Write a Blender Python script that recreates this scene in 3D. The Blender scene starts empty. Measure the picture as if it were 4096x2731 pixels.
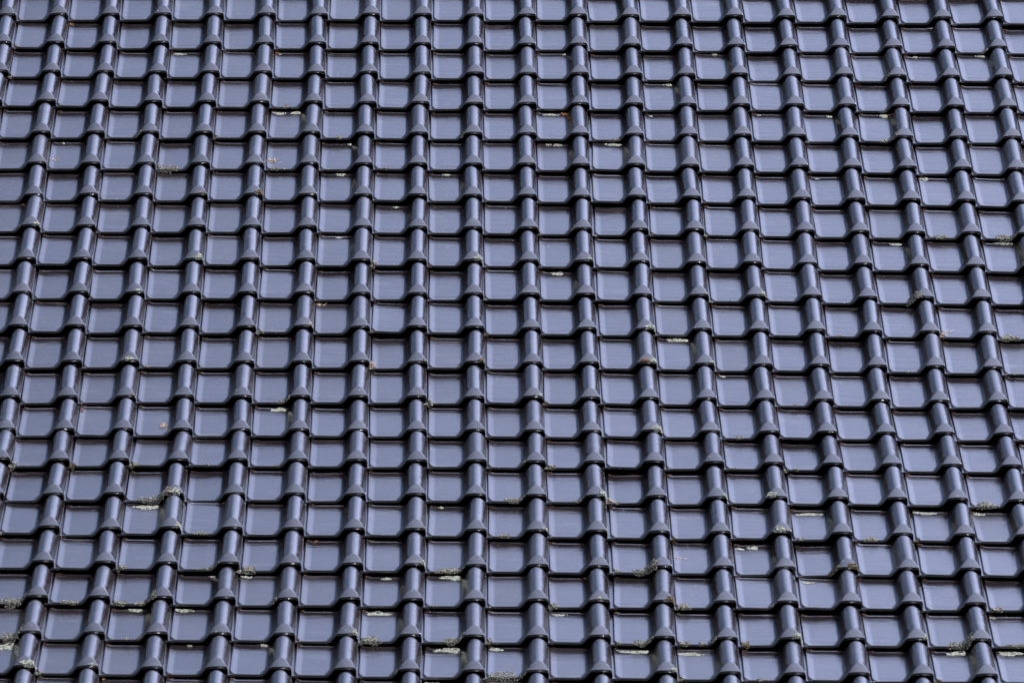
import bpy, math, random
import numpy as np
from mathutils import Matrix, Vector

# ------------------------------------------------------------------ frame of the roof
PITCH = math.radians(40)            # pitch of the reference plane of the roof
ORIGIN = Vector((0, 0, 9.6))        # a point in the middle of the roof
ROOF = Matrix.Translation(ORIGIN) @ Matrix.Rotation(PITCH, 4, 'X')   # x along courses, y up the slope, z off the roof
C = bpy.context.scene.collection
sc = bpy.context.scene

# ------------------------------------------------------------------ camera
RM = np.array([[0.999948, -0.004636, 0.009057], [-0.006462, 0.398138, 0.917303], [-0.007858, -0.917314, 0.398088]])
TV = np.array([0.00106, 0.0832, -29.33573])
cp = -RM.T @ TV
cam_local = Matrix(((RM[0][0], RM[1][0], RM[2][0], cp[0]), (RM[0][1], RM[1][1], RM[2][1], cp[1]),
                    (RM[0][2], RM[1][2], RM[2][2], cp[2]), (0, 0, 0, 1)))
cam_d = bpy.data.cameras.new('camera')
cam = bpy.data.objects.new('camera', cam_d); C.objects.link(cam)
cam.matrix_world = ROOF @ cam_local
cam_d.sensor_width = 36; cam_d.lens = 31962 / 4096 * 36
cam_d.clip_start = 0.5; cam_d.clip_end = 5000
sc.camera = cam

# ------------------------------------------------------------------ light
SUN_DIR_ROOF = Vector((0.70, 0.10, 0.70)).normalized()
sd = (Matrix.Rotation(PITCH, 3, 'X') @ SUN_DIR_ROOF).normalized()
sun_d = bpy.data.lights.new('sun', 'SUN'); sun_d.energy = 5.0; sun_d.angle = math.radians(0.5); sun_d.color = (1, .95, .88)
sun = bpy.data.objects.new('sun', sun_d); C.objects.link(sun)
sun.rotation_euler = sd.to_track_quat('Z', 'Y').to_euler(); sun.location = (8, -6, 20)
w = bpy.data.worlds.new('World'); sc.world = w; w.use_nodes = True
nt = w.node_tree; nt.nodes.clear()
N = nt.nodes.new; Lk = nt.links.new
sky = N('ShaderNodeTexSky'); sky.sky_type = 'NISHITA'; sky.sun_disc = False
sky.sun_elevation = math.asin(sd.z); sky.sun_rotation = math.atan2(sd.x, sd.y)
sky.air_density = 1.0; sky.dust_density = 1.0; sky.ozone_density = 2.0
tc = N('ShaderNodeTexCoord'); mp = N('ShaderNodeMapping'); mp.inputs['Scale'].default_value = (1.1, 1.1, 2.2)
mp.inputs['Location'].default_value = (3.1, .4, 1.7)
nz = N('ShaderNodeTexNoise'); nz.inputs['Scale'].default_value = 1.9; nz.inputs['Detail'].default_value = 7; nz.inputs['Roughness'].default_value = .58
mx = N('ShaderNodeMix'); mx.data_type = 'RGBA'; mx.inputs['B'].default_value = (9.0, 10.25, 15.8, 1)
# pale broken cloud, thicker towards the right-hand (sunward) side of the sky
sx = N('ShaderNodeSeparateXYZ'); Lk(tc.outputs['Generated'], sx.inputs[0])
m1 = N('ShaderNodeMath'); m1.operation = 'MULTIPLY_ADD'; m1.inputs[1].default_value = 1.9; m1.inputs[2].default_value = .44
m2 = N('ShaderNodeMath'); m2.operation = 'MULTIPLY_ADD'; m2.inputs[1].default_value = 1.3; m2.inputs[2].default_value = -.65
m3 = N('ShaderNodeMath'); m3.operation = 'ADD'; m3.use_clamp = True
bg = N('ShaderNodeBackground'); bg.inputs['Strength'].default_value = .118
out = N('ShaderNodeOutputWorld')
# bright haze round the sun
vd = N('ShaderNodeVectorMath'); vd.operation = 'DOT_PRODUCT'; vd.inputs[1].default_value = sd; Lk(tc.outputs['Generated'], vd.inputs[0])
vm = N('ShaderNodeMath'); vm.operation = 'MAXIMUM'; vm.inputs[1].default_value = 0; Lk(vd.outputs['Value'], vm.inputs[0])
vp = N('ShaderNodeMath'); vp.operation = 'POWER'; vp.inputs[1].default_value = 4; Lk(vm.outputs[0], vp.inputs[0])
hz = N('ShaderNodeMix'); hz.data_type = 'RGBA'; hz.blend_type = 'ADD'; hz.inputs['Factor'].default_value = 1
hs = N('ShaderNodeVectorMath'); hs.operation = 'SCALE'; hs.inputs[0].default_value = (8.5, 8.8, 10.5); Lk(vp.outputs[0], hs.inputs['Scale'])
Lk(tc.outputs['Generated'], mp.inputs['Vector']); Lk(mp.outputs[0], nz.inputs['Vector'])
Lk(sx.outputs[0], m1.inputs[0]); Lk(nz.outputs['Fac'], m2.inputs[0]); Lk(m1.outputs[0], m3.inputs[0]); Lk(m2.outputs[0], m3.inputs[1])
Lk(m3.outputs[0], mx.inputs['Factor']); Lk(sky.outputs[0], mx.inputs['A']); Lk(mx.outputs['Result'], hz.inputs['A']); Lk(hs.outputs[0], hz.inputs['B']); Lk(hz.outputs['Result'], bg.inputs['Color']); Lk(bg.outputs[0], out.inputs[0])
sc.view_settings.view_transform = 'Standard'; sc.view_settings.look = 'None'
sc.view_settings.exposure = 0.68; sc.view_settings.gamma = 1
sc.render.engine = 'CYCLES'

# ------------------------------------------------------------------ materials
def new_mat(name):
    m = bpy.data.materials.new(name); m.use_nodes = True
    return m, m.node_tree, m.node_tree.nodes['Principled BSDF']

def tile_material():
    m, t, p = new_mat('glazed_clay')
    n = t.nodes.new; l = t.links.new
    geo = n('ShaderNodeNewGeometry'); oi = n('ShaderNodeObjectInfo'); at = n('ShaderNodeAttribute'); at.attribute_name = 'tile_shade'
    add = n('ShaderNodeMath'); l(oi.outputs['Random'], add.inputs[0]); l(at.outputs['Fac'], add.inputs[1])
    fr = n('ShaderNodeMath'); fr.operation = 'FRACT'; l(add.outputs[0], fr.inputs[0])
    cr = n('ShaderNodeValToRGB'); cr.color_ramp.elements[0].color = (.0075, .0056, .0062, 1); cr.color_ramp.elements[1].color = (.0115, .0090, .0098, 1)
    l(fr.outputs[0], cr.inputs[0])
    vm3 = n('ShaderNodeVectorMath'); vm3.operation = 'MULTIPLY'; vm3.inputs[1].default_value = (.35, 1.5, 1.5); l(geo.outputs['Position'], vm3.inputs[0])
    # dust film in soft streaks, and small specks of dirt
    ns = n('ShaderNodeTexNoise'); ns.inputs['Scale'].default_value = 9; ns.inputs['Detail'].default_value = 5; ns.inputs['Roughness'].default_value = .65
    l(geo.outputs['Position'], ns.inputs['Vector'])
    dr = n('ShaderNodeValToRGB'); dr.color_ramp.elements[0].position = .42; dr.color_ramp.elements[1].position = .75
    dr.color_ramp.elements[1].color = (.35, .35, .35, 1)
    l(ns.outputs['Fac'], dr.inputs[0])
    mix = n('ShaderNodeMix'); mix.data_type = 'RGBA'; mix.inputs['B'].default_value = (.024, .019, .019, 1)
    l(dr.outputs[0], mix.inputs['Factor']); l(cr.outputs[0], mix.inputs['A'])
    sp = n('ShaderNodeTexNoise'); sp.inputs['Scale'].default_value = 130; sp.inputs['Detail'].default_value = 1
    l(geo.outputs['Position'], sp.inputs['Vector'])
    sr = n('ShaderNodeValToRGB'); sr.color_ramp.elements[0].position = .775; sr.color_ramp.elements[1].position = .80
    l(sp.outputs['Fac'], sr.inputs[0])
    mix2 = n('ShaderNodeMix'); mix2.data_type = 'RGBA'; mix2.inputs['B'].default_value = (.25, .24, .22, 1)
    l(sr.outputs[0], mix2.inputs['Factor']); l(mix.outputs['Result'], mix2.inputs['A'])
    st = n('ShaderNodeTexNoise'); st.inputs['Scale'].default_value = 16; st.inputs['Detail'].default_value = 5; st.inputs['Roughness'].default_value = .7
    l(vm3.outputs[0], st.inputs['Vector'])
    tr = n('ShaderNodeValToRGB'); tr.color_ramp.elements[0].position = .56; tr.color_ramp.elements[1].position = .80; tr.color_ramp.elements[1].color = (.8, .8, .8, 1)
    l(st.outputs['Fac'], tr.inputs[0])
    mix3 = n('ShaderNodeMix'); mix3.data_type = 'RGBA'; mix3.inputs['B'].default_value = (.075, .066, .066, 1)
    l(tr.outputs[0], mix3.inputs['Factor']); l(mix2.outputs['Result'], mix3.inputs['A'])
    l(mix3.outputs['Result'], p.inputs['Base Color'])
    # gloss
    rr = n('ShaderNodeMapRange'); rr.inputs['To Min'].default_value = .09; rr.inputs['To Max'].default_value = .15
    rn = n('ShaderNodeTexNoise'); rn.inputs['Scale'].default_value = 6; rn.inputs['Detail'].default_value = 4
    l(geo.outputs['Position'], rn.inputs['Vector']); l(rn.outputs['Fac'], rr.inputs['Value'])
    pw = n('ShaderNodeMath'); pw.operation = 'POWER'; pw.inputs[1].default_value = 5; l(fr.outputs[0], pw.inputs[0])
    ra = n('ShaderNodeMath'); ra.operation = 'MULTIPLY_ADD'; ra.inputs[1].default_value = .12; l(pw.outputs[0], ra.inputs[0]); l(rr.outputs[0], ra.inputs[2]); l(ra.outputs[0], p.inputs['Roughness'])
    p.inputs['IOR'].default_value = 2.05
    # orange peel of the glaze and a slow waviness
    b1 = n('ShaderNodeTexNoise'); b1.inputs['Scale'].default_value = 260; b1.inputs['Detail'].default_value = 2
    b2 = n('ShaderNodeTexNoise'); b2.inputs['Scale'].default_value = 22; b2.inputs['Detail'].default_value = 2
    l(geo.outputs['Position'], b1.inputs['Vector']); vm2 = n('ShaderNodeVectorMath'); vm2.operation = 'MULTIPLY'; vm2.inputs[1].default_value = (.45, 1.6, 1.6); l(geo.outputs['Position'], vm2.inputs[0]); l(vm2.outputs[0], b2.inputs['Vector'])
    u1 = n('ShaderNodeBump'); u1.inputs['Distance'].default_value = .0007; u1.inputs['Strength'].default_value = .7
    u2 = n('ShaderNodeBump'); u2.inputs['Distance'].default_value = .0020; u2.inputs['Strength'].default_value = .55
    l(b2.outputs['Fac'], u2.inputs['Height']); l(b1.outputs['Fac'], u1.inputs['Height']); l(u2.outputs[0], u1.inputs['Normal']); l(u1.outputs[0], p.inputs['Normal'])
    return m
TILE = tile_material()

def plain(name, c1, c2, scale, rough=.9, dist=.0, spread=(.35, .65)):
    m, t, p = new_mat(name); n = t.nodes.new; l = t.links.new
    geo = n('ShaderNodeNewGeometry'); a = n('ShaderNodeTexNoise'); a.inputs['Scale'].default_value = scale; a.inputs['Detail'].default_value = 4
    l(geo.outputs['Position'], a.inputs['Vector'])
    r = n('ShaderNodeValToRGB'); r.color_ramp.elements[0].position, r.color_ramp.elements[1].position = spread
    r.color_ramp.elements[0].color = (*c1, 1); r.color_ramp.elements[1].color = (*c2, 1)
    l(a.outputs['Fac'], r.inputs[0]); l(r.outputs[0], p.inputs['Base Color']); p.inputs['Roughness'].default_value = rough
    if dist:
        u = n('ShaderNodeBump'); u.inputs['Distance'].default_value = dist; l(a.outputs['Fac'], u.inputs['Height']); l(u.outputs[0], p.inputs['Normal'])
    return m
UNDER = plain('dark_light_stop', (.012, .011, .010), (.03, .026, .022), 30)
GRASS = plain('meadow', (.008, .011, .005), (.020, .024, .011), .6)

# ------------------------------------------------------------------ the grid the tiles hang on (metres, measured off the photograph)
ro = [0,0,0,0,0,0,0,0,0,0,1,0,0,-1,3,-1,0,-1,1,-2,0]
zo = [-76,-73,-68,-64,-61,-57,-53,-48,-43,-37,-32,-28,-19,0,27,46,67,90,116,141,172]
xo = [4,2,4,0,-4,-6,-6,-4,-5,-3,-1,1,0,3,5,4,5,5,1,-3,-5]
co = [1,1,0,0,0,0,0,0,0,0,0,-3,0,0,0,0,-2,0,2,2]
sh = [18,8,9,4,5,6,1,-8,-7,1,-4,-1,3,10,-1,-3,-9,-9,-7,-10,-15]
xw = [7,4,3,5,4,3,-1,-3,-6,-5,-6,-7,-8,-11,-6,-1,0,4,6,6,9]
zq = [-5,-3,-2,-2,-4,-7,-10,-8,-7,-6,-7,-9,-8,-4,-7,-10,-4,0,0,1,2]
CW, GA = .21, .33
def tab(a, r, slope=0):
    if r < 0: return a[0] + r * slope
    if r >= len(a): return a[-1] + (r - len(a) + 1) * slope
    return a[r]
def nose_point(c, r):               # right-hand tip of the roll's nose of tile (column, course), in roof coordinates
    s = max(-1.25, min(1.25, (c - 9.5) / 9.5))
    x = (c - 9.5) * CW + (tab(xo, r) + (co[c] if 0 <= c < len(co) else 0) + tab(xw, r) * s) / 1000
    y = (10 - r) * GA + (tab(ro, r) + tab(sh, r) * s) / 1000
    sl = 3 if r < 0 else 26
    z = (tab(zo, r, sl) + tab(zq, r) * (s * s - .5)) / 1000
    return Vector((x, y, z))

# ------------------------------------------------------------------ one tile: height of the clay over its bed, millimetres
XC, HROLL, HNOSE = -37.5, 46.5, 27.0
def smin(a, b, k): 
    h = np.clip(.5 + .5 * (b - a) / k, 0, 1); return b * (1 - h) + a * h - k * h * (1 - h)
def smax(a, b, k): return -smin(-a, -b, k)
def sstep(t): t = np.clip(t, 0, 1); return t * t * (3 - 2 * t)
def roll_h(x, y):
    top = sstep((y - 286) / 54)
    near = np.exp(-(np.maximum(y, 0) / 40) ** 2); rc = 30.0 + 3.5 * near - 8 * top
    t = np.radians(np.where(x < XC, 60 - 10.5 * near, 68 + 6 * near))
    u = np.abs(x - XC) - (np.where(x < XC, 0.0, 3.0) * np.exp(-np.maximum(y, 0) / 9) - 1.0 * np.exp(-((y - 55) / 25) ** 2)) + 2.0 * top
    u = np.maximum(u, 0); ut = rc * np.sin(t)
    arc = np.sqrt(np.maximum(rc * rc - np.minimum(u, ut) ** 2, 0)) - rc
    return HROLL - 15.5 * top + arc - np.maximum(u - ut, 0) * np.tan(t)
def facet_h(y, x=XC): return HNOSE + np.where(y < 60, .68 * y - .0034 * y * y, 60.) - np.where(x < XC, 2.4, 1.6) * ((x - XC) / 32) ** 2
def height(x, y):
    pan = 3.6 * sstep((-178 - x) / 26) - np.maximum(38 - y, 0) * .045
    pan = pan + 2.4 * np.exp(-((y - 322) / 4.5) ** 2) * sstep((x + 198) / 10) * sstep((-88 - x) / 8)
    pan = pan - 7 * sstep((y - 327) / 14)
    r = roll_h(x, y)
    r = smin(r, facet_h(y, x), .7)
    lip = 8.5 - 1.2 * sstep((x + 3) / 3)
    z = smax(pan, r, 16.0)
    z = np.where(x > XC, smax(np.where(x > -14, lip, 0), r, 3.0), z)
    # rounded arrises at the front and at the left, the left front corner cut round
    px, py = x + 204, y
    R = 15.0
    qy = py * .55
    d = np.where((px < R) & (qy < R), R - np.hypot(R - px, R - qy), np.minimum(px, py))
    rr = 2.6
    q = np.clip(d / rr, 0, 1)
    z = z - rr * (1 - np.sqrt(np.clip(1 - (1 - q) ** 2, 0, 1)))
    z = np.where(d < 0, z - 3.0 - 2.5 * np.clip(-d / 3, 0, 1), z)
    return z
XS = np.array([-222, -212, -207.5, -205.5, -204, -203, -201.5, -199, -196, -192, -188, -183, -178, -170, -160, -140, -120, -106, -100, -96, -92, -89,
               -86, -83.5, -81, -78.5, -76, -73, -70, -66, -62, -58, -54, -50, -46, -42, -38, -34, -30, -26, -22, -18, -14.5, -11.5, -9.5, -7.5, -5.5, -4, -2.5, -1, 0], float)
YS = np.array([0, .6, 1.6, 3, 5, 8, 11, 14, 18, 22, 26, 30, 34, 38, 41, 44, 48, 54, 64, 90, 130, 170, 210, 250, 275, 290, 300, 308, 314, 318, 322, 326, 331, 337, 340, 343, 350, 366], float)

def tile_parts():
    """vertices (metres), faces split into pan, roll and nose, and the smooth normal of every vertex"""
    X, Y = np.meshgrid(XS, YS); Z = height(X, Y)
    e = .25
    nx = -(height(X + e, Y) - height(X - e, Y)) / (2 * e); ny = -(height(X, Y + e) - height(X, np.maximum(Y - e, 0))) / (e + np.minimum(Y, e) + 1e-9)
    nn = np.stack([nx, ny, np.ones_like(nx)], -1); nn /= np.linalg.norm(nn, axis=-1, keepdims=True)
    ny_, nx_ = X.shape
    V = [np.stack([X, Y, Z], -1).reshape(-1, 3)]; NR = [nn.reshape(-1, 3)]
    faces = {'pan': [], 'roll': [], 'nose': []}
    def kind(xm, ym, front=False):
        if xm < -82: return 'pan'
        if (front or facet_h(ym) < roll_h(np.array(xm), np.array(ym))) and -74 < xm < -1 and ym < 46: return 'nose'
        return 'roll'
    idx = lambda j, i: j * nx_ + i
    for j in range(ny_ - 1):
        for i in range(nx_ - 1):
            faces[kind((XS[i] + XS[i + 1]) / 2, (YS[j] + YS[j + 1]) / 2)].append((idx(j, i), idx(j, i + 1), idx(j + 1, i + 1), idx(j + 1, i)))
    base = len(V[0])
    # front face with a drip edge
    prof = [(0, 0, (0, -1, -.1)), (-.3, -5.0, (0, -1, -.2)), (-.8, -5.4, (0, -1, .25)), (-.9, -6.2, (0, -1, -.4)), (0.4, -7.2, (0, -.6, -.8)), (3, -9.5, (0, -.8, -.6)), (40, -10, (0, 0, -1))]
    zf = Z[0]
    for k, (dy, dz, nrm) in enumerate(prof):
        V.append(np.stack([XS, np.full(nx_, float(dy)), zf + dz], -1)); NR.append(np.tile(np.array(nrm, float), (nx_, 1)))
    for k in range(len(prof) - 1):
        for i in range(nx_ - 1):
            a = base + k * nx_ + i
            faces[kind((XS[i] + XS[i + 1]) / 2, 0, True)].append((a + nx_, a + nx_ + 1, a + 1, a))
    base += len(prof) * nx_
    # sides
    for side, xi, sgn, deep in ((0, nx_ - 1, 1, 11), (1, 0, -1, 4)):
        zt = Z[:, xi]
        low = zt - deep - (0 if side else 0)
        V.append(np.stack([np.full(ny_, XS[xi]), YS, zt], -1)); V.append(np.stack([np.full(ny_, XS[xi] + .3 * sgn), YS, low], -1))
        NR.append(np.tile(np.array((sgn, 0, 0.), float), (ny_ * 2, 1)))
        for j in range(ny_ - 1):
            a = base + j; b = a + ny_
            f = (a, b, b + 1, a + 1) if sgn > 0 else (a, a + 1, b + 1, b)
            faces[kind(XS[xi], (YS[j] + YS[j + 1]) / 2)].append(f)
        base += 2 * ny_
    # underside
    bx = XS[::5]; by = YS[[0, 14, 19, 24, 28, 37]]; BX, BY = np.meshgrid(bx, by); BZ = height(BX, np.maximum(BY, 30)) - 10
    BY = BY + (BY == 0) * 40
    V.append(np.stack([BX, BY, BZ], -1).reshape(-1, 3)); NR.append(np.tile(np.array((0, 0, -1.)), (BX.size, 1)))
    for j in range(len(by) - 1):
        for i in range(len(bx) - 1):
            a = base + j * len(bx) + i
            faces[kind((bx[i] + bx[i + 1]) / 2, 200)].append((a, a + len(bx), a + len(bx) + 1, a + 1))
    V = np.concatenate(V); NR = np.concatenate(NR)
    V = (V - np.array([-3.0, 0, HNOSE])) / 1000
    NR /= np.linalg.norm(NR, axis=1, keepdims=True)
    return V, NR, faces
TV_, TN_, TF_ = tile_parts()

def mesh_from(name, V, NR, F, mats):
    F = np.array(F); u, inv = np.unique(F.ravel(), return_inverse=True); F = inv.reshape(F.shape)
    me = bpy.data.meshes.new(name)
    me.vertices.add(len(u)); me.vertices.foreach_set('co', V[u].ravel())
    me.loops.add(F.size); me.loops.foreach_set('vertex_index', F.ravel().astype(np.int32))
    me.polygons.add(len(F)); me.polygons.foreach_set('loop_start', np.arange(0, F.size, 4, dtype=np.int32))
    me.polygons.foreach_set('use_smooth', np.ones(len(F), bool))
    me.update(calc_edges=True)
    me.normals_split_custom_set_from_vertices(NR[u])
    for m in mats: me.materials.append(m)
    return me
def link(name, data, parent=None):
    o = bpy.data.objects.new(name, data); C.objects.link(o); o.parent = parent; return o
def tag(o, label=None, cat=None, group=None, kind=None):
    for k, v in (('label', label), ('category', cat), ('group', group), ('kind', kind)):
        if v: o[k] = v
    return o

STEP = .023
def tile_matrix(c, r, jit=True):
    p = nose_point(c, r); up = nose_point(c, r - 1); left = nose_point(c - 1, r); right = nose_point(c + 1, r)
    ey = up - p; nn = Vector((0, 0, 1)); ey = ey.normalized() * .33 - nn * STEP
    ex = (right - left).normalized(); ey.normalize()
    ez = ex.cross(ey).normalized(); ey = ez.cross(ex).normalized()
    m = Matrix(((ex.x, ey.x, ez.x, p.x), (ex.y, ey.y, ez.y, p.y), (ex.z, ey.z, ez.z, p.z), (0, 0, 0, 1)))
    if jit:
        rnd = random.Random(c * 131 + r * 7919)
        g = lambda s: rnd.gauss(0, s)
        m = m @ Matrix.Translation((g(.0008), g(.0016), g(.0006))) @ Matrix.Rotation(math.radians(g(.35)), 4, 'Z') @ Matrix.Rotation(math.radians(g(.55)), 4, 'Y') @ Matrix.Rotation(math.radians(g(.30)), 4, 'X')
    return m

ORD = 'zeroth first second third fourth fifth sixth seventh eighth ninth tenth eleventh twelfth thirteenth fourteenth fifteenth sixteenth seventeenth eighteenth nineteenth twentieth twenty-first twenty-second twenty-third'.split()
CM = np.array((ROOF @ cam_local).inverted())
def pixel(co_roof):
    w_ = ROOF @ Vector(co_roof); v = CM @ np.array([*w_, 1.0]); f = 31962
    return 2048 + f * v[0] / -v[2], 1365.5 - f * v[1] / -v[2]
def shown(c, r):                    # how much of the tile's exposed face lies in the frame
    m = tile_matrix(c, r, False); n = 0; a = 0
    pts = []
    for i in range(6):
        for j in range(6):
            x, y = pixel(m @ Vector((-.2 + .04 * i, .01 + .062 * j, -.015))); pts.append((x, y))
            n += (0 <= x <= 4096 and 0 <= y <= 2731)
    w_ = pts[30][0] - pts[0][0]; h_ = pts[0][1] - pts[5][1]
    return n / 36 * w_ * h_
cells = [(c, r) for r in range(-3, 24) for c in range(-4, 25)]
area = {k: shown(*k) for k in cells}
vis = sorted([k for k in cells if area[k] > 0], key=lambda k: -area[k])
singles = set(vis[:300])
full = max(area.values())
leftmost = {r: min([c for c, q in vis if q == r and area[(c, q)] > .01 * full] or [0]) for r in range(-3, 24)}
bottom = max(r for c, r in vis if area[(c, r)] > .01 * full)
def where(c, r): return '%s from left, %s course from bottom' % (ORD[c - leftmost[r] + 1], ORD[bottom - r + 1])

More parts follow.
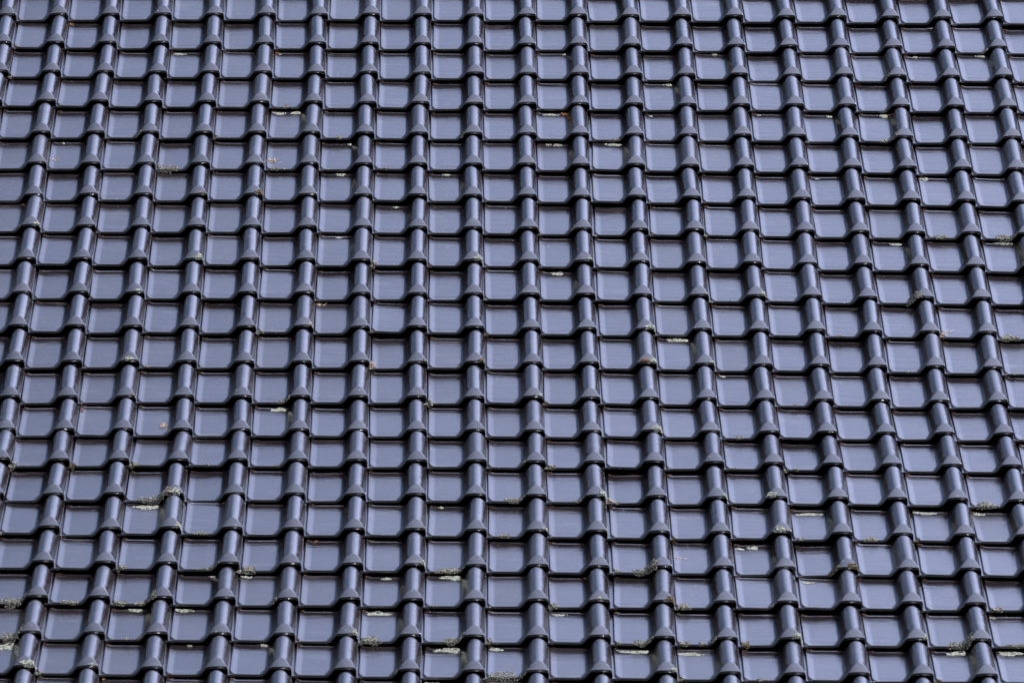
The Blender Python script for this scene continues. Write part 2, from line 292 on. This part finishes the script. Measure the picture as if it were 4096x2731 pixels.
# ------------------------------------------------------------------ what grows and lies on the roof: course, column, spot on the tile
# column, course, x and y on the tile (mm), width and height (mm), kind
GROWTH = '''1,1,-197,0,18,14,k 1,2,-203,0,16,12,k 4,2,-169,304,46,8,p 2,3,-190,0,12,8,k 4,3,-200,0,12,10,k 3,4,-82,0,25,16,c 4,4,-140,0,8,4,s 5,4,-197,0,25,14,k
2,5,-159,314,17,4,p 4,5,-167,0,92,27,c 2,5,-181,104,58,29,T 2,1,-201,335,24,24,T 2,1,-193,302,20,6,o 1,4,-161,340,10,5,o 6,3,-142,0,33,12,c
6,4,-169,306,47,10,p 6,4,-101,314,45,10,p 7,3,-173,0,12,6,s 7,4,-138,0,25,12,c 7,5,-91,318,21,6,p 9,4,-80,0,18,16,c 6,5,-172,0,33,12,c
6,5,-134,0,12,6,s 8,5,-162,0,21,8,s 7,5,-176,0,8,6,s 6,5,-185,89,58,33,t 6,2,-183,304,12,4,p 6,2,-197,310,24,6,o 9,3,-146,0,10,5,s 9,3,-102,0,10,5,s
11,2,-91,314,18,5,p 14,2,-125,322,26,4,p 13,3,-99,316,35,6,p 11,4,-145,306,61,7,p 11,4,-87,316,36,10,o 13,4,-179,302,16,5,p 15,4,-175,312,12,4,p
11,5,-123,316,31,9,p 11,5,-159,318,25,4,p 12,5,-119,310,70,9,p 12,4,-112,0,23,6,s 18,1,-77,338,30,10,p 19,1,-92,0,24,12,c 19,2,-99,320,52,9,p
17,2,-77,0,26,14,c 18,2,-190,0,18,6,s 18,2,-157,318,22,5,p 16,4,-95,308,30,8,p 17,4,-93,314,58,15,p 17,4,-71,340,39,12,o 17,4,-116,0,29,12,c
17,4,-78,0,29,17,c 20,2,-170,0,12,8,k 1,7,-14,0,25,13,d 4,6,-26,0,11,8,s 4,6,-10,0,10,8,s 3,6,-197,0,11,6,s 3,6,-166,0,8,4,s 4,8,-18,0,32,23,d
3,9,-24,0,15,9,d 1,7,-85,314,11,8,o 1,7,-82,0,11,8,m 7,6,-127,318,38,9,p 9,6,-135,318,34,5,p 8,7,-125,312,23,5,p 7,8,-127,310,24,4,p 5,6,-12,0,29,15,m
8,8,-203,0,23,28,k 9,8,-16,0,30,19,d 6,9,-12,0,15,7,s 7,10,-187,317,33,13,t 6,10,-10,0,15,15,d 6,10,-197,0,26,17,k 9,8,-200,0,13,11,m
10,9,-202,0,11,7,k 10,10,-202,0,17,11,m 8,10,-202,0,15,11,m 11,7,-74,0,17,13,c 12,7,-203,0,11,6,s 13,7,-197,0,21,9,c 14,7,-203,0,15,11,k
11,8,-17,0,15,11,d 11,9,-137,308,43,11,p 13,9,-14,0,15,9,d 14,9,-10,0,19,15,d 14,9,-132,0,9,5,s 14,9,-203,0,11,6,s 12,10,-18,0,35,16,d
13,11,-125,312,88,11,p 16,6,-171,306,17,4,p 18,6,-183,308,36,9,p 19,6,-87,338,23,4,p 18,7,-154,0,45,15,c 17,8,-107,304,56,7,p 19,7,-119,0,72,21,c
19,8,-115,332,83,13,p 17,9,-77,0,55,26,c 19,10,-164,0,74,18,c 18,10,-189,47,37,15,T 18,10,-203,8,22,18,t 16,10,-161,0,22,6,m 3,11,-38,0,26,15,d
4,11,-180,0,20,9,s 5,11,-198,0,11,5,s 3,12,-6,0,14,7,s 4,13,-107,95,36,45,t 3,13,-195,274,9,13,o 2,14,-202,0,27,27,k 1,14,-18,0,21,7,s
3,14,-200,0,23,18,m 4,14,-197,0,34,21,k 5,14,-143,0,18,7,s 4,15,-32,0,30,26,d 4,15,-107,0,104,26,c 4,15,-68,0,43,24,c 4,16,-123,288,103,15,p
5,16,-75,320,12,5,o 1,16,-21,344,10,7,o 8,11,-203,23,31,36,t 6,12,-95,0,45,11,c 6,13,-109,302,70,13,p 9,12,-200,0,27,20,k 8,11,-11,0,11,7,s
9,11,-14,0,24,9,m 6,14,-110,0,16,7,s 9,11,-98,0,13,4,s 9,16,-163,312,22,5,p 10,15,-114,0,57,14,c 9,14,-200,0,12,7,m 12,11,-47,0,27,13,O
12,11,-16,0,27,16,d 13,11,-12,0,18,9,d 14,12,-177,310,20,5,p 10,12,-10,0,11,11,d 10,12,-30,0,7,5,s 11,12,-197,0,20,11,m 12,13,-17,0,35,23,d
14,13,-144,0,27,11,c 11,14,-190,0,39,16,c 10,14,-82,0,16,12,s 14,14,-176,0,16,9,s 11,15,-10,0,32,19,d 11,15,-100,0,30,9,c 12,15,-201,8,34,21,t
12,15,-173,0,17,12,s 13,15,-8,0,14,12,d 15,12,-140,0,18,7,s 18,12,-10,0,13,7,s 17,11,-136,0,25,5,s 19,11,-170,0,18,5,s 15,14,-203,0,16,19,k
15,14,-167,0,19,11,s 14,15,-56,0,31,21,d 15,16,-133,278,112,9,p 18,15,-150,0,69,21,c 17,16,-159,308,85,8,p 18,16,-177,308,43,8,p 4,16,-11,0,22,19,d
5,16,-144,0,48,10,c 2,16,-202,0,9,12,k 4,17,-194,0,34,19,k 5,17,-108,0,68,8,s 5,18,-85,326,34,5,p 6,17,-184,0,56,22,c 6,18,-185,310,39,7,p
2,18,-122,0,81,29,c 3,18,-134,0,60,13,c 4,18,-178,0,50,17,c 4,18,-107,0,47,15,c 4,18,-70,0,25,28,c 4,19,-121,318,45,10,p 5,19,-171,318,60,10,p
2,19,-106,0,77,33,c 2,20,-105,282,76,28,p 2,20,-22,0,46,25,d 3,20,-22,0,16,11,d 3,20,-198,0,25,11,k 4,19,-140,0,20,7,s 4,19,-94,0,12,10,s
5,20,-137,320,16,5,p 4,21,-201,326,16,10,o 5,20,-197,0,21,5,s 5,19,-53,0,7,7,s 6,18,-82,0,20,17,c 7,17,-169,318,15,7,o 8,16,-10,0,9,7,s
8,17,-10,0,19,15,d 9,17,-131,0,93,15,c 9,18,-105,312,92,17,p 8,18,-129,306,32,8,p 8,19,-149,302,80,12,p 9,18,-172,0,17,8,s 7,19,-10,0,18,20,d
8,19,-172,0,75,23,c 8,19,-59,0,13,8,s 9,19,-106,0,63,18,c 9,20,-115,304,110,18,p 6,20,-91,322,54,7,p 10,19,-197,0,23,17,k 10,20,-177,302,41,11,p
10,20,-149,0,123,28,c 9,21,-171,316,68,13,p 7,19,-196,0,15,7,s 8,20,-82,0,13,7,s 10,16,-148,0,38,14,c 10,16,-10,0,17,9,d 12,17,-89,0,84,28,c
12,17,-192,0,27,10,k 11,18,-75,322,14,5,o 13,16,-200,0,14,10,m 14,17,-185,282,31,8,p 14,17,-137,294,37,12,p 13,17,-177,146,42,14,T 11,18,-38,0,15,9,d
12,18,-10,0,30,17,m 13,18,-179,0,47,22,k 11,18,-190,0,36,22,k 11,19,-169,294,44,8,p 12,19,-191,0,20,10,s 12,19,-108,0,60,16,c 12,20,-129,298,121,11,p
13,19,-179,0,38,15,k 13,19,-120,0,25,12,s 13,19,-82,0,20,12,s 13,20,-159,272,78,13,p 14,19,-185,0,25,22,m 12,20,-11,0,19,15,d 13,20,-200,0,21,15,k
14,20,-146,0,33,8,s 11,19,-8,0,8,5,s 14,16,-42,0,38,22,d 15,16,-180,0,22,10,s 16,16,-146,0,47,14,c 15,17,-14,0,36,17,m 15,17,-84,0,34,17,m
15,18,-173,276,40,8,p 17,16,-200,0,20,10,m 18,18,-176,0,37,17,c 18,19,-191,306,21,5,p 14,19,-14,0,30,18,d 16,19,-10,0,17,17,d 15,18,-155,0,12,7,s
17,18,-106,0,10,5,s 17,19,-101,0,89,28,c 17,20,-111,304,84,15,p 18,19,-124,0,41,13,c 18,20,-159,312,76,15,p 18,19,-152,0,25,10,m 17,20,-196,0,24,10,m
14,18,-90,0,10,7,s'''
GROWTH = [(*map(int, t.split(',')[:6]), t.split(',')[6]) for t in GROWTH.split()]

# ------------------------------------------------------------------ tiles
pan_me = mesh_from('pan', TV_, TN_, TF_['pan'], [TILE])
roll_me = mesh_from('roll', TV_, TN_, TF_['roll'], [TILE])
nose_me = mesh_from('nose', TV_, TN_, TF_['nose'], [TILE])
def place(o, m): o.matrix_world = m
proto = None
for (c, r) in sorted(singles, key=lambda k: (k[1], k[0])):
    if proto is None:
        root = bpy.data.objects.new('glazed_tile', None); C.objects.link(root); root.empty_display_size = .05
        a = link('pan', pan_me, root); b = link('roll', roll_me, root); d = link('nose', nose_me, b)
        proto = (root, a, b, d)
    else:
        root = proto[0].copy(); C.objects.link(root)
        a = proto[1].copy(); C.objects.link(a); a.parent = root
        b = proto[2].copy(); C.objects.link(b); b.parent = root
        d = proto[3].copy(); C.objects.link(d); d.parent = b
    root.matrix_world = ROOF @ tile_matrix(c, r)
    on = [g for g in GROWTH if g[0] == c and g[1] == r]; big = max([g[4] for g in on if g[6] in 'csdk'] or [0])
    look = ('roof tile with thick grey lichen on lip' if big > 45 else 'roof tile with small lichen tuft on lip' if big > 14
            else 'roof tile strewn with dry straw scraps' if any(g[6] in 'tT' for g in on) else 'roof tile with pale lichen at its head' if any(g[6] == 'p' for g in on)
            else 'clean glossy slate-blue roof tile')
    tag(root, look + ', ' + where(c, r),
        'tile', 'interlocking glazed tiles on the roof slope')
rest = [k for k in cells if k not in singles]
allF = np.concatenate([np.array(TF_[k]) for k in ('pan', 'roll', 'nose')])
VV, NN, FF, SH = [], [], [], []
for i, k in enumerate(rest):
    m = np.array(ROOF @ tile_matrix(*k))
    VV.append(TV_ @ m[:3, :3].T + m[:3, 3]); NN.append(TN_ @ m[:3, :3].T); FF.append(allF + i * len(TV_)); SH.append(np.full(len(TV_), random.Random(i).random(), np.float32))
VV, NN, FF, SH = map(np.concatenate, (VV, NN, FF, SH))
me = mesh_from('glazed_tiles', VV, NN, FF, [TILE])
u = np.unique(FF.ravel()); at = me.attributes.new('tile_shade', 'FLOAT', 'POINT'); at.data.foreach_set('value', SH[u])
tag(link('glazed_tiles', me), 'glossy slate-blue roof tiles of the farthest courses near the top of the roof', 'tiles', None, 'stuff')

# ------------------------------------------------------------------ unseen underlay added below the tiles to stop light leaks; ground far below
vs = []; fs = []
rr_ = list(range(-4, 25)); cc_ = [-5, 0, 5, 10, 15, 20, 25]
for r in rr_:
    for c in cc_:
        p = nose_point(c, r); vs.append(ROOF @ (p + Vector((0, 0, -.085))))
for j in range(len(rr_) - 1):
    for i in range(len(cc_) - 1):
        a = j * len(cc_) + i; fs.append((a, a + len(cc_), a + len(cc_) + 1, a + 1))
me = bpy.data.meshes.new('light_stop_underlay'); me.from_pydata(vs, [], fs); me.materials.append(UNDER)
tag(link('light_stop_underlay', me), kind='structure')
me = bpy.data.meshes.new('ground'); S = 3000
me.from_pydata([(-S, -S, 0), (S, -S, 0), (S, S, 0), (-S, S, 0)], [], [(0, 1, 2, 3)]); me.materials.append(GRASS)
tag(link('ground', me), kind='structure')

# ------------------------------------------------------------------ lichen, moss and dry scraps
M_GREY = plain('grey_green_lichen', (.035, .027, .016), (.23, .225, .175), 210, .95, 0, (.45, .60))
M_PALE = plain('pale_lichen', (.08, .078, .05), (.30, .31, .25), 180, .95, 0, (.36, .56))
M_MOSS = plain('brown_moss', (.035, .022, .010), (.12, .095, .045), 160, 1)
M_RUST = plain('orange_moss', (.05, .022, .008), (.20, .085, .03), 160, 1)
M_STRAW = plain('dry_straw', (.20, .13, .08), (.42, .31, .21), 120, .9)
M_WEB = plain('cobweb', (.45, .45, .45), (.6, .6, .6), 50, .8)
ph = (1 + 5 ** .5) / 2
ICO = np.array([(-1, ph, 0), (1, ph, 0), (-1, -ph, 0), (1, -ph, 0), (0, -1, ph), (0, 1, ph), (0, -1, -ph), (0, 1, -ph), (ph, 0, -1), (ph, 0, 1), (-ph, 0, -1), (-ph, 0, 1)]) / math.sqrt(1 + ph * ph)
ICF = np.array([(0, 11, 5), (0, 5, 1), (0, 1, 7), (0, 7, 10), (0, 10, 11), (1, 5, 9), (5, 11, 4), (11, 10, 2), (10, 7, 6), (7, 1, 8), (3, 9, 4), (3, 4, 2), (3, 2, 6), (3, 6, 8), (3, 8, 9), (4, 9, 5), (2, 4, 11), (6, 2, 10), (8, 6, 7), (9, 8, 1)])
def grains(pts, sizes, rnd):
    """many small irregular grains in one mesh; pts in tile millimetres"""
    V = []; F = []
    for i, (p, s) in enumerate(zip(pts, sizes)):
        j = rnd.uniform(.65, 1.35, (12, 1)); sq = rnd.uniform(.7, 1.3, 3); sq[2] *= .8
        V.append((ICO * j * sq * s + p)); F.append(ICF + 12 * i)
    return np.concatenate(V), np.concatenate(F)
def fibres(segs, rad, rnd):
    V = []; F = []
    for i, (a, b) in enumerate(segs):
        a = np.array(a, float); b = np.array(b, float); d = (b - a) / (np.linalg.norm(b - a) + 1e-6)
        u = np.cross(d, (0, 0, 1.)); u /= np.linalg.norm(u) + 1e-6; v = np.cross(d, u)
        ring = [u * rad, -u * rad * .5 + v * rad * .87, -u * rad * .5 - v * rad * .87]
        V.append(np.array([a + q for q in ring] + [b + q for q in ring])); o = 6 * i
        F += [(o, o + 1, o + 4), (o, o + 4, o + 3), (o + 1, o + 2, o + 5), (o + 1, o + 5, o + 4), (o + 2, o, o + 3), (o + 2, o + 3, o + 5), (o, o + 2, o + 1), (o + 3, o + 4, o + 5)]
    return np.concatenate(V), np.array(F)
def tri_mesh(name, V, F, mat):
    me = bpy.data.meshes.new(name); V = (np.asarray(V) - np.array([-3.0, 0, HNOSE])) / 1000
    me.from_pydata(V.tolist(), [], F.tolist()); me.materials.append(mat); return me
def hz_(x, y): return height(np.clip(np.asarray(x, float), -221, 0), np.clip(np.asarray(y, float), 0, 366))

def growth_points(kind, x, y, w, h, rnd):
    """footprint of one growth, draped over the tile"""
    if kind in 'ck' and w > 50: h = h * 1.3
    grain = 1.5 if w < 22 else 2.0
    n = int(min(420, max(7, 1.9 * w * h / (grain * grain) * .62)))
    th = rnd.uniform(0, 2 * math.pi, n); rr = np.sqrt(rnd.uniform(0, 1, n))
    k1, k2 = rnd.uniform(0, 6.28, 2)
    rim = 1 + .22 * np.sin(3 * th + k1) + .16 * np.sin(5 * th + k2)
    u = rr * np.cos(th) * rim * w / 2; v = rr * np.sin(th) * rim * h / 2
    if kind in 'pT':
        px = x + u; px = np.where((px > -90) & (x < -90), -90 - (px + 90) * .6, px); py = y + v / .36; pz = hz_(px, py) + .6
        if kind == 'p': py = np.minimum(py, 350); pz = hz_(px, np.minimum(py, 336)) + .5
        grain *= .95
    elif kind in 'o':
        px = x + u; py = y + v / .4; pz = hz_(px, np.minimum(py, 336)) + rnd.uniform(0, 2.5, n)
    elif kind in 'dO':
        px = x + u; up = np.maximum(v, 0); py = np.where(v > 0, up * .9, -1.5); e = np.sqrt(np.maximum(0, 1 - (u / (w / 2 * 1.4)) ** 2))
        pz = hz_(px, 4) + np.where(v > 0, up * .75 * e, v) + .5
    else:                            # cushions and tufts wrapping over the front lip
        px = x + u; up = np.maximum(v, 0); py = np.where(v > 0, up * 1.5, -1.2 - .12 * np.abs(v)); pz = hz_(px, np.maximum(py, 4)) + np.where(v > 0, up * .45, v)
    gs = rnd.uniform(.6, 1.25, n) * grain
    return np.stack([px, py, pz], 1), gs

count = {}
for g in GROWTH: count.setdefault((g[0], g[1], {'t': 't', 'T': 't', 'p': 'p', 'o': 'o', 'O': 'O', 'm': 'm'}.get(g[6], 'c')), []).append(g)
SIZE = lambda w_: 'large' if w_ > 70 else 'broad' if w_ > 42 else 'small' if w_ > 16 else 'tiny'
KINDS = {'c': ('lichen_cushion', 'grey-green lichen cushion on lip', 'lichen', M_GREY), 's': ('lichen_speck', 'grey lichen speck on lip', 'lichen', M_GREY),
         'k': ('lichen_tuft', 'grey lichen tuft on lip corner', 'lichen', M_GREY), 'd': ('lichen_rosette', 'pale lichen rosette on roll nose', 'lichen', M_PALE),
         'p': ('lichen_patch', 'flat pale lichen under overlap', 'lichen', M_PALE), 'm': ('moss_clump', 'dark brown moss on lip', 'moss', M_MOSS),
         'o': ('rusty_tuft', 'rusty moss tuft in overlap', 'moss', M_RUST), 'O': ('orange_lichen', 'bright orange lichen on roll nose', 'lichen', M_RUST),
         't': ('straw_scraps', 'dry brown straw scraps', 'debris', M_STRAW), 'T': ('straw_scraps', 'sparse pale straw and web', 'debris', M_STRAW)}
for i, g in enumerate(GROWTH):
    c, r, x, y, w_, h_, kind = g; rnd = np.random.default_rng(1000 + i)
    name, text, cat, mat = KINDS[kind]
    if kind in 'tT':
        n = 26 if kind == 't' else 12; segs = []; pts = []; sz = []
        for k in range(n):
            a = rnd.normal(0, 1, 2) * (w_ * .22, h_ * .45); ang = rnd.uniform(0, 3.14); ln = rnd.uniform(5, 16)
            p0 = (x + a[0], min(max(y + a[1], 4), 332)); p1 = (p0[0] + math.cos(ang) * ln, min(max(p0[1] + math.sin(ang) * ln * 1.6, 3), 334))
            segs.append(((*p0, float(hz_(*p0)) + 1), (*p1, float(hz_(*p1)) + rnd.uniform(1, 5))))
            if k % 2: pts.append((*p0, float(hz_(*p0)) + 1.5)); sz.append(rnd.uniform(1.2, 2.6) * (1 if kind == 't' else .75))
        V1, F1 = fibres(segs, .55 if kind == 't' else .4, rnd); V2, F2 = grains(np.array(pts), sz, rnd)
        V = np.concatenate([V1, V2]); F = np.concatenate([F1, F2 + len(V1)])
    else:
        P, S = growth_points(kind, x, y, w_, h_, rnd); V, F = grains(P, S, rnd)
    o = link(name, tri_mesh(name, V, F, mat)); o.matrix_world = ROOF @ tile_matrix(c, r)
    fam = count[(c, r, {'t': 't', 'T': 't', 'p': 'p', 'o': 'o', 'O': 'O', 'm': 'm'}.get(kind, 'c'))]
    side = ''
    if len(fam) > 1:
        k = sorted(fam, key=lambda q: q[2]).index(g); side = ('left ', 'right ')[k] if len(fam) == 2 else ('left ', 'middle ', 'right ')[k] if len(fam) == 3 else ('leftmost ', 'second ', 'third ', 'rightmost ')[min(k, 3)]
    tag(o, side + SIZE(w_) + ' ' + text + ', ' + where(c, r), cat, {'lichen': 'lichens on the tiles', 'moss': 'moss on the tiles', 'debris': 'dry scraps on the tiles'}[cat])

# fine rusty crumbs that line every overlap
VV = []; FF = []; nv = 0; rnd = np.random.default_rng(5)
for (c, r) in cells:
    n = rnd.integers(6, 26)
    a = int(n * .6); px = np.concatenate([rnd.normal(-194, 5, a), rnd.uniform(-190, -92, n - a)]); py = rnd.uniform(326, 331, n)
    py[:a] = rnd.uniform(322, 332, a)
    P = np.stack([px, py, hz_(px, py - 2) + rnd.uniform(0, 1.5, n)], 1)
    V, F = grains(P, rnd.uniform(.5, 1.5, n) * np.where(np.arange(n) < a, 1.1, .7), rnd)
    V = (V - np.array([-3.0, 0, HNOSE])) / 1000; m = np.array(ROOF @ tile_matrix(c, r)); VV.append(V @ m[:3, :3].T + m[:3, 3]); FF.append(F + nv); nv += len(V)
me = bpy.data.meshes.new('overlap_crumbs'); me.from_pydata(np.concatenate(VV).tolist(), [], np.concatenate(FF).tolist()); me.materials.append(M_RUST)
tag(link('overlap_crumbs', me), 'fine rusty moss crumbs lining the overlaps between the courses', 'moss', None, 'stuff')
